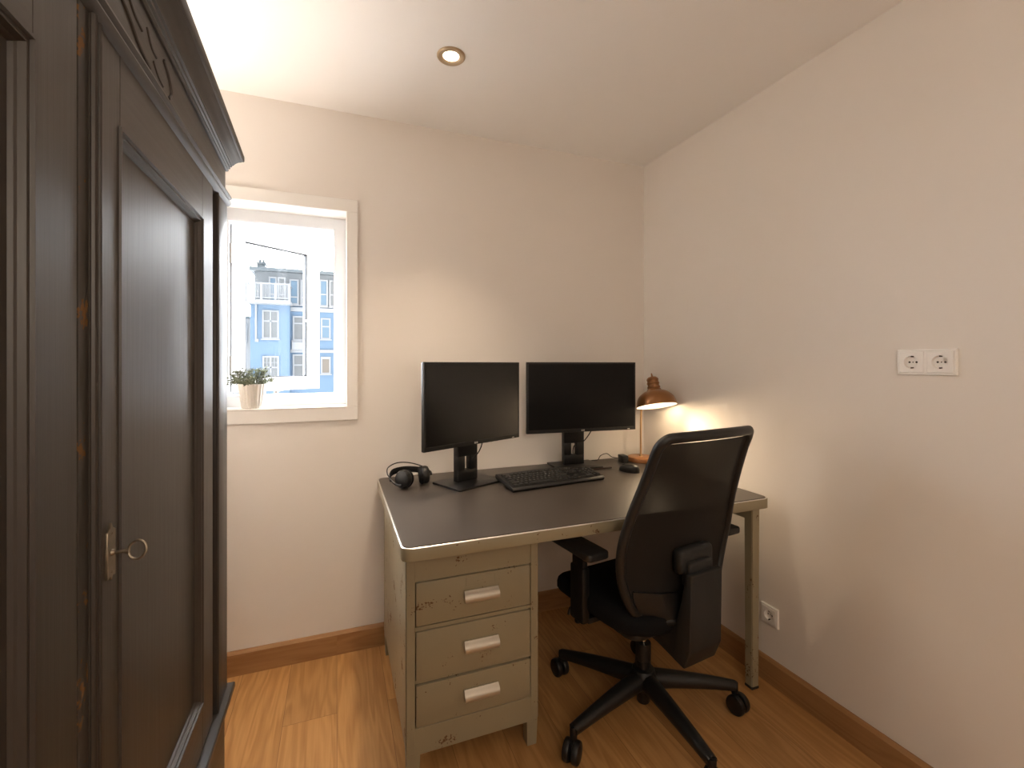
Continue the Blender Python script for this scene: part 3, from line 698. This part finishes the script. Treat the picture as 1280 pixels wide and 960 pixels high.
# ------------------------------------------------------------------ plant
pl = thing('potted_plant', 'small grey-green plant in a ribbed cream pot on the window sill', 'potted plant', (-.352, 2.332, HZ0+.004))
b = MB(); b.lathe([(0, 0), (.040, 0), (.043, .003), (.045, .012), (.055, .092), (.057, .099), (.058, .104), (.057, .108), (.053, .108), (.051, .098), (0, .094)], (0, 0, 0), (0, 0, 1), 96, .0011, 24); b.build('pot', 'pot', pl, world=False)
b = MB(); b.lathe([(.0515, .097), (.03, .101), (0, .103)], (0, 0, 0), (0, 0, 1), 24); b.build('soil', 'soil', pl, world=False)
fol = MB(); stem = MB(); rnd = random.Random(3)
for k in range(72):
    az = rnd.uniform(0, 2*PI); el = rnd.uniform(.12, 1.4); ln = rnd.uniform(.060, .088)
    p0 = Vector((.032*rnd.random()*math.cos(az), .032*rnd.random()*math.sin(az), .098)); d = Vector((math.cos(az)*math.cos(el), math.sin(az)*math.cos(el), math.sin(el)))
    p1 = p0+d*ln*.6+Vector((0, 0, .008)); p2 = p0+d*ln
    stem.tube([p0, p1, p2], .0009, 5)
    for q in range(9):
        f = .25+.75*q/8; c = p0.lerp(p1, f/.6) if f < .6 else p1.lerp(p2, (f-.6)/.4)
        a2_ = q*2.4+az; s = d.orthogonal().normalized(); s2 = d.cross(s)
        o2 = (s*math.cos(a2_)+s2*math.sin(a2_)); ld_ = (o2*.8+d*.7).normalized(); wv = ld_.cross(d).normalized(); nn = ld_.cross(wv)
        Ls, Ws = rnd.uniform(.011, .017), rnd.uniform(.0030, .0045)
        t = bmesh.new()
        vs = [c, c+ld_*Ls*.4+wv*Ws+nn*.0006, c+ld_*Ls+nn*.002, c+ld_*Ls*.4-wv*Ws+nn*.0006]; vs2 = [v-nn*.0012 for v in vs]
        A = [t.verts.new(v) for v in vs]; B_ = [t.verts.new(v) for v in vs2]
        t.faces.new(A); t.faces.new(B_[::-1])
        for i in range(4): t.faces.new((A[i], B_[i], B_[(i+1) % 4], A[(i+1) % 4]))
        bmesh.ops.recalc_face_normals(t, faces=t.faces[:]); fol._merge(t)
fol.build('foliage', 'leaf', pl, world=False); stem.build('stems', 'leaf', pl, world=False)

# ------------------------------------------------------------------ office chair
CH = thing('office_chair', 'black mesh-back swivel office chair pulled up to the desk', 'office chair', (1.115, 1.490, 0), math.radians(8))
# local: +y is forward (to the desk), base centre at the origin
b = MB(); b.lathe([(0, .038), (.022, .038), (.025, .043), (.025, .20), (.029, .205), (.029, .262), (.028, .268), (0, .268)], seg=28); b.build('base_column', 'chairframe', CH, world=False)
b = MB(); b.lathe([(.024, .090), (.044, .095), (.052, .11), (.050, .150), (.040, .168), (.024, .172)], seg=32); b.build('base_hub', 'chairframe', CH, world=False)
b = MB(); b.cyl((0, 0, .26), (0, 0, .36), .0135, seg=20); b.build('gas_lift', 'chrome', CH, world=False)
for k in range(5):
    a = math.radians((54, 126, 195, 268, 339)[k]-8); dx, dy = math.cos(a), math.sin(a); R5 = (.35, .355, .372, .365, .355)[k]
    b = MB(); n = 8; pts = []; up_ = []; ws = []; hs_ = []
    for i in range(n+1):
        f = i/n; r = .03+(R5-.03)*f
        pts.append((dx*r, dy*r, .128-.012*f-.018*f*f)); ws.append(.036-.016*f); hs_.append(.036-.017*f)
    b.tube(pts, ws, 12, rx=hs_, up=(0, 0, 1)); b.cyl((dx*R5, dy*R5, .070), (dx*R5, dy*R5, .112), .013, seg=16, bev=.003)
    lg = b.build('base_leg', 'chairframe', CH, world=False)
    # twin-wheel caster, trailing
    ca = a+[.9, -.5, .5, 1.9, -1.0][k]; tx, ty = math.cos(ca), math.sin(ca); sx_, sy_ = -ty, tx
    cx_, cy_ = dx*R5+tx*.014, dy*R5+ty*.014; cz = .036
    b = MB()
    for s in (-1, 1):
        q0 = Vector((cx_+sx_*s*.004, cy_+sy_*s*.004, cz)); q1 = Vector((cx_+sx_*s*.028, cy_+sy_*s*.028, cz))
        b.cyl(q0, q1, .036, seg=28, bev=.007)
    b.cyl((cx_-sx_*.02, cy_-sy_*.02, cz), (cx_+sx_*.02, cy_+sy_*.02, cz), .008, seg=12)
    b.tube([(dx*R5, dy*R5, .085), (dx*R5, dy*R5, .06), (cx_, cy_, .045)], .008, 10)
    b.build('caster', 'black', lg, world=False)
# seat
b = MB()
def seat_pt(u, v):
    x = u*.248*(1-.10*max(0, -v)**2); y = .03+v*.245
    d = max(abs(u), abs(v))
    return x, y
poly = []
for i in range(48):
    th = 2*PI*i/48; c, s = math.cos(th), math.sin(th); e = .45
    poly.append((.258*math.copysign(abs(c)**e, c)*(1 if s > 0 else 1-.08*s*s), .045+.258*math.copysign(abs(s)**e, s)))
t = bmesh.new(); rings = []
for sc, z in ((.90, .425), (.97, .430), (1, .445), (1, .468), (.985, .484), (.94, .494), (.80, .498), (.4, .494), (0, .492)):
    if sc == 0: rings.append([t.verts.new((0, .035, z))]); continue
    rg = []
    for x, y in poly:
        xx, yy = x*sc, .035+(y-.035)*sc; zz = z - (.030*max(0, (yy-.14)/.14)**2) + (.008*(xx/.25)**2)
        rg.append(t.verts.new((xx, yy, zz)))
    rings.append(rg)
for A, B_ in zip(rings, rings[1:]):
    for i in range(48):
        j = (i+1) % 48
        if len(B_) == 1: t.faces.new((A[i], A[j], B_[0]))
        else: t.faces.new((A[i], A[j], B_[j], B_[i]))
t.faces.new(rings[0][::-1]); bmesh.ops.recalc_face_normals(t, faces=t.faces[:]); b._merge(t)
b.build('seat', 'cloth', CH, world=False, smooth=60)
b = MB(); b.prism(rrect(-.21, -.17, .21, .24, .05), .405, .432, 'z', .008, 2, cap_only=True); b.build('seat_pan', 'chairframe', CH, world=False)
b = MB(); b.prism([(-.10, .36), (.11, .36), (.13, .385), (.13, .408), (-.13, .408), (-.14, .38)], -.075, .075, 'x', .006, 2)
b.tube([(-.07, .06, .385), (-.20, .08, .38), (-.235, .085, .375)], .006, 8); b.box((-.262, .075, .368), (-.222, .096, .384), .006, 2)
b.build('tilt_mechanism', 'chairframe', CH, world=False)
b = MB(); b.tube([(-.07, .15, .40), (-.19, .17, .392), (-.225, .172, .375), (-.23, .174, .352)], .006, 8); b.build('adjusting_lever', 'black', CH, world=False)
# backrest surface
ST = [(.452, .32, -.225), (.50, .42, -.214), (.56, .50, -.204), (.64, .552, -.203), (.74, .574, -.218), (.85, .545, -.246), (.95, .51, -.281), (1.05, .485, -.318), (1.135, .475, -.352)]
def interp(z):
    for (za, wa, fa), (zb, wb, fb) in zip(ST, ST[1:]):
        if z <= zb or (zb == ST[-1][0]):
            k = (z-za)/(zb-za); return wa+(wb-wa)*k, fa+(fb-fa)*k
ZS = [s[0] for s in ST]
def cr(vals, x):   # smooth interpolation over ST stations
    for i in range(len(ZS)-1):
        if x <= ZS[i+1] or i == len(ZS)-2:
            t = (x-ZS[i])/(ZS[i+1]-ZS[i]); a = vals[max(0, i-1)]; b_ = vals[i]; c = vals[i+1]; d = vals[min(len(ZS)-1, i+2)]
            return .5*(2*b_+(c-a)*t+(2*a-5*b_+4*c-d)*t*t+(3*b_-a-3*c+d)*t**3)
WV = [s[1] for s in ST]; FV = [s[2] for s in ST]
def back(s, z):
    w = cr(WV, z); f = cr(FV, z); k = .055 if z > .55 else .055+.03*(.55-z)/.1
    return Vector((s*w/2, f+k*s*s - .0, z + .012*(1-s*s)*(1 if z > 1.0 else 0)*((z-1.0)/.13 if z > 1 else 0)))
out = []
rc = .16
zt_, zb_ = 1.130, .455
# outline: bottom edge, right side, top with rounded corners, left side
def outline(inset=0):
    P = []
    s1 = 1-inset/.21; zt = zt_-inset; zb = zb_+inset*.9
    n = 10; cz = .035; cs = .14
    for i in range(n+1):
        a = -PI/2+PI/2*i/n; P.append((s1-cs*1.6+cs*1.6*math.cos(a), zb+cz*1.4+cz*1.4*math.sin(a)))
    for i in range(1, 24): P.append((s1, zb+cz*1.4+(zt-cz-zb-cz*1.4)*i/24))
    for i in range(n+1):
        a = PI/2*i/n; P.append((s1-cs+cs*math.cos(a), zt-cz+cz*math.sin(a)))
    Q = P + [(-s, z) for s, z in reversed(P)]
    # densify bottom and top edges
    R_ = []
    for i in range(len(Q)):
        a, c = Q[i], Q[(i+1) % len(Q)]; R_.append(a)
        if abs(a[0]-c[0]) > .3:
            for k in range(1, 12): R_.append((a[0]+(c[0]-a[0])*k/12, a[1]+(c[1]-a[1])*k/12))
    return R_
def bnorm(s, z):
    e = .01; a = back(min(1, s+e), z)-back(max(-1, s-e), z); c = back(s, min(zt_, z+e))-back(s, max(zb_, z-e))
    return a.cross(c).normalized()
ol = outline(.016)
b = MB(); b.tube([back(s, z) for s, z in ol], .017, 12, closed=True, rx=.015, up=[tuple(bnorm(s, z)) for s, z in ol])
bk = b.build('back_frame', 'chairframe', CH, world=False)
b = MB(); gp = []
for i in range(33):
    z = zb_+.02+(zt_-.035-zb_-.02)*i/32; rw = []
    lim = .90
    d_top = (zt_-.015)-z; d_bot = z-(zb_+.016)
    if d_top < .05: lim = .90-.10*(1-d_top/.05)**2
    if d_bot < .06: lim = .90-.20*(1-d_bot/.06)**2
    for j in range(21):
        s = -lim+2*lim*j/20; p = back(s, z); rw.append(p)
    gp.append(rw)
b.grid(gp); b.build('back_mesh', 'chairmesh', CH, world=False)
# solid lower shell of the frame
b = MB(); gp = []
for i in range(9):
    z = zb_+.004+.105*i/8; rw = []
    for j in range(17):
        s = -.86+1.72*j/16; p = back(s, z) + Vector((0, -.006-.008*(1-s*s), 0)); p.z = z - .0 + (.03*abs(s)**2 if i == 8 else 0); rw.append(p)
    gp.append(rw)
b.grid(gp, .010); b.build('lower_shell', 'chairframe', bk, world=False)
# bracket and lumbar support
b = MB(); b.prism([(-.292, .655), (-.268, .655), (-.250, .56), (-.225, .47), (-.13, .415), (-.06, .405), (-.06, .368), (-.14, .365), (-.22, .345), (-.262, .335), (-.288, .40)], -.078, .078, 'x', .006, 3)
br = b.build('back_bracket', 'bracket', CH, world=False)
b = MB(); b.box((-.058, -.272, .60), (.058, -.232, .685), .010, 3); b.build('bracket_joint', 'bracket', br, world=False)
b = MB(); b.box((-.082, -.256, .640), (.082, -.212, .725), .016, 3); b.build('lumbar_support', 'bracket', CH, world=False)
# armrests
def arm(side, xp, yp0, yp1, wid):
    b = MB(); b.prism(rrect(xp-wid/2, yp0, xp+wid/2, yp1, .018), .655, .682, 'z', .007, 3, cap_only=True)
    a = b.build('armrest', 'chairpad', CH, world=False)
    b = MB(); xo = xp; ym = (yp0+yp1)/2-.01
    b.box((xo-.012, ym-.034, .50), (xo+.012, ym+.034, .662), .006, 2); 
    b.prism([(xo-.017, .395), (xo+.017, .395), (xo+.017, .60), (xo-.017, .60)], ym-.040, ym+.040, 'y', .008, 2)
    b.box((min(xo-side*.012, side*.12), ym-.038, .388), (max(xo-side*.012, side*.12), ym+.034, .412), .008, 2)
    b.build('armrest_post', 'chairframe', a, world=False)
arm(-1, -.262, -.055, .195, .098)
arm(1, .380, -.125, .125, .085)

# ------------------------------------------------------------------ outside: houses across the street
GZ = -6.0
b = MB(); b.box((-60, -60, GZ-.2), (60, 60, GZ)); struct(b.build('ground', 'street', smooth=0), 'street below the window', 'ground')
hs = thing('blue_house', 'pale blue rendered house with white windows seen through the open window', 'house', (-1.5, 30, GZ))
def hp(name, m, parent, boxes, bev=0):
    b = MB()
    for lo, hi in boxes: b.box(lo, hi, bev, 1)
    return b.build(name, m, parent, smooth=0)
hp('wall', 'blue', hs, [((-4.65, 30, GZ), (-2.60, 36, 4.82)), ((-2.60, 30.5, GZ), (6, 36, 4.82))])
hp('top_floor', 'cladding', hs, [((-4.5, 30.5, 4.82), (6, 36, 6.78))])
hp('roof', 'roof', hs, [((-4.75, 30.1, 6.78), (6.2, 36.2, 6.98))])
hp('band_course', 'extwhite', hs, [((-2.60, 30.38, 4.50), (6, 30.6, 4.74)), ((-2.60, 30.38, 2.02), (6, 30.6, 2.20))])
ch = hp('chimney', 'roof', hs, [((-4.45, 31, 6.9), (-4.02, 31.6, 7.45)), ((-4.50, 30.95, 7.30), (-3.97, 31.65, 7.40))])
for x in (-4.33, -4.14):
    b = MB(); b.cyl((x, 31.3, 7.4), (x, 31.3, 7.65), .07, seg=10); b.build('chimney_pot', 'roof', ch)
hp('vent_pipe', 'roof', hs, [((-2.98, 31, 6.9), (-2.88, 31.1, 7.2))])
hp('vent_pipe', 'roof', hs, [((-.62, 31, 6.9), (-.56, 31.06, 7.25))])
hp('drainpipe', 'extwhite', hs, [((-4.40, 29.9, 2.75), (-4.31, 30.0, 4.82)), ((-4.40, 29.9, 2.62), (-4.22, 30.0, 2.78))])
def hwin(x0, x1, za, zb, y, panes, glass='extglass', name='window', tr=.62, mull=True, gb=False):
    f = .085; b = MB()
    b.ringframe((x0, za, x1, zb), [(0, y), (0, y-.08), (f, y-.08), (f, y)], 'y')
    xm = (x0+x1)/2; zt = za+(zb-za)*tr
    if mull: b.box((xm-.04, y-.07, za+f), (xm+.04, y, zb-f))
    b.box((x0+f, y-.07, zt-.04), (x1-f, y, zt+.04))
    if gb:
        for xx in ((x0+xm)/2+.02, (x1+xm)/2-.02): b.box((xx-.015, y-.06, zt), (xx+.015, y, zb-f))
        b.box((x0+f, y-.06, (zt+zb-f)/2-.015), (x1-f, y, (zt+zb-f)/2+.015))
    b.box((x0-.06, y-.14, za-.07), (x1+.06, y, za))
    w = b.build(name, 'extwhite', hs, smooth=0)
    b = MB(); b.box((x0+.04, y-.03, za+.04), (x1-.04, y+.02, zb-.04)); b.build('pane', glass, w, smooth=0)
hwin(-4.04, -3.17, 2.80, 4.46, 30.0, 4, 'curtain'); hwin(-4.02, -3.17, .05, 1.80, 30.0, 4, 'curtain', gb=True)
hwin(-3.76, -3.33, 5.02, 6.50, 30.5, 1, mull=False, tr=.3); hwin(-3.28, -2.86, 5.02, 6.50, 30.5, 1, 'curtain', mull=False, tr=.3)
hwin(-2.66, -2.15, 4.90, 6.42, 30.5, 1, mull=False, tr=.3); hwin(-2.05, -1.6, 4.90, 6.42, 30.5, 1, 'curtain', mull=False, tr=.3)
hwin(-2.48, -1.86, 2.75, 4.22, 30.5, 2, 'curtain', mull=False, tr=.7); hwin(-2.48, -1.86, .30, 1.92, 30.5, 2, 'curtain', mull=False, tr=.6)
hwin(-1.00, -.52, 4.86, 6.50, 30.5, 1, mull=False, tr=.45); hwin(-.44, .0, 4.86, 6.50, 30.5, 1, 'curtain', mull=False, tr=.45)
hwin(-.92, -.36, 2.85, 4.15, 30.5, 1, mull=False, tr=.6); hwin(-.92, -.36, .72, 1.78, 30.5, 1, 'blind', mull=False, tr=.9)
hp('bay_apron', 'extwhite', hs, [((-2.52, 30.3, 2.20), (-1.82, 30.5, 2.66))])
# balcony on the protruding block
bal = hp('balcony_slab', 'extwhite', hs, [((-4.75, 29.2, 4.78), (-2.5, 30.6, 4.98))])
rl = MB()
rl.box((-4.72, 29.22, 5.86), (-2.53, 29.28, 5.94)); rl.box((-4.72, 29.22, 5.06), (-2.53, 29.28, 5.12))
rl.box((-4.72, 29.22, 5.86), (-4.66, 30.5, 5.94)); rl.box((-2.59, 29.22, 5.86), (-2.53, 30.5, 5.94))
for k in range(4): x = -4.69+k*.71; rl.box((x-.06, 29.2, 4.98), (x+.06, 29.3, 5.95))
for k in range(28): x = -4.66+k*2.1/27; rl.box((x-.014, 29.23, 5.06), (x+.014, 29.27, 5.9))
rl.build('balcony_railing', 'extwhite', hs, smooth=0)
h2 = thing('white_house', 'white gable end of a neighbouring house left of the blue house', 'house', (-6.2, 31.5, GZ))
hp('wall', 'extwhite', h2, [((-7.6, 31.0, GZ), (-4.80, 36, 4.0))]); 
hp('roof', 'roof', h2, [((-7.7, 30.9, 4.0), (-4.72, 36.1, 4.15))])
f2 = hp('window', 'extwhite', h2, [((-5.6, 30.92, 2.6), (-4.95, 31.0, 3.7))]); hp('pane', 'extglass', f2, [((-5.52, 30.90, 2.68), (-5.03, 30.93, 3.62))])

# ------------------------------------------------------------------ light
def spot(name, loc, power, col, size=140, blend=1, rad=.04):
    l = bpy.data.lights.new(name, 'SPOT'); l.energy = power; l.color = col; l.spot_size = math.radians(size); l.spot_blend = blend; l.shadow_soft_size = rad
    o = bpy.data.objects.new(name, l); COL.objects.link(o); o.location = loc; return o
warm = (1, .83, .66)
spot('downlight_lamp', (.409, 1.729, ZC-.02), 60, (1, .78, .55), 88, 1, .06)
pl_ = bpy.data.lights.new('rear_fill_light', 'POINT'); pl_.energy = 22; pl_.color = (1, .85, .69); pl_.shadow_soft_size = .30  # added fill behind the camera, no fixture; lifts the walls and furniture
pq = bpy.data.objects.new('rear_fill_light', pl_); COL.objects.link(pq); pq.location = (.20, -.90, 1.72)
fl = bpy.data.lights.new('ceiling_fill_light', 'AREA'); fl.shape = 'DISK'; fl.size = .28; fl.energy = 13; fl.spread = math.radians(125); fl.color = (1, .89, .78)  # added upward fill hidden behind the wardrobe, no fixture; brightens the ceiling
fo = bpy.data.objects.new('ceiling_fill_light', fl); COL.objects.link(fo); fo.location = (-.64, 1.84, 1.15); fo.rotation_euler = (PI+math.radians(15), math.radians(-24), 0)
pt = bpy.data.lights.new('desk_lamp_bulb', 'SPOT'); pt.energy = 16.0; pt.color = (1, .75, .47); pt.shadow_soft_size = .035; pt.spot_size = math.radians(112); pt.spot_blend = 1
po = bpy.data.objects.new('desk_lamp_bulb', pt); COL.objects.link(po); po.location = RC-up*.002; po.rotation_euler = Vector((.10, .86, .50)).to_track_quat('Z', 'Y').to_euler()
p2 = bpy.data.lights.new('desk_lamp_inner_glow', 'POINT'); p2.energy = .55; p2.color = (1, .75, .47); p2.shadow_soft_size = .02
po = bpy.data.objects.new('desk_lamp_inner_glow', p2); COL.objects.link(po); po.location = RC+up*.006

w = bpy.data.worlds.new('World'); S.world = w; w.use_nodes = True
nt = w.node_tree; bg = nt.nodes['Background']; bg.inputs['Color'].default_value = (.93, .965, 1, 1)
# overcast sky, brightest in the direction the room's window looks (+y)
tc = nt.nodes.new('ShaderNodeTexCoord'); sp = nt.nodes.new('ShaderNodeSeparateXYZ'); mr = nt.nodes.new('ShaderNodeMapRange')
mr.inputs['From Min'].default_value = -.1; mr.inputs['From Max'].default_value = .5; mr.inputs['To Min'].default_value = 3; mr.inputs['To Max'].default_value = 24
nt.links.new(tc.outputs['Generated'], sp.inputs[0]); nt.links.new(sp.outputs['Y'], mr.inputs['Value']); nt.links.new(mr.outputs[0], bg.inputs['Strength'])

# ------------------------------------------------------------------ camera
cam = bpy.data.cameras.new('Camera'); co = bpy.data.objects.new('Camera', cam); COL.objects.link(co)
co.location = (0, 0, 1.35); co.rotation_euler = (PI/2, 0, -math.radians(20.8615))
cam.sensor_fit = 'HORIZONTAL'; cam.sensor_width = 36; cam.lens = 36*574.3/1280; cam.shift_y = -25.3/1280; cam.clip_start = .02; cam.clip_end = 200
S.camera = co
S.view_settings.view_transform = 'Standard'; S.view_settings.look = 'None'; S.view_settings.gamma = 1; S.view_settings.use_curve_mapping = False
S.view_settings.exposure = .32
S.cycles.max_bounces = 10; S.cycles.diffuse_bounces = 6; S.cycles.sample_clamp_indirect = 25
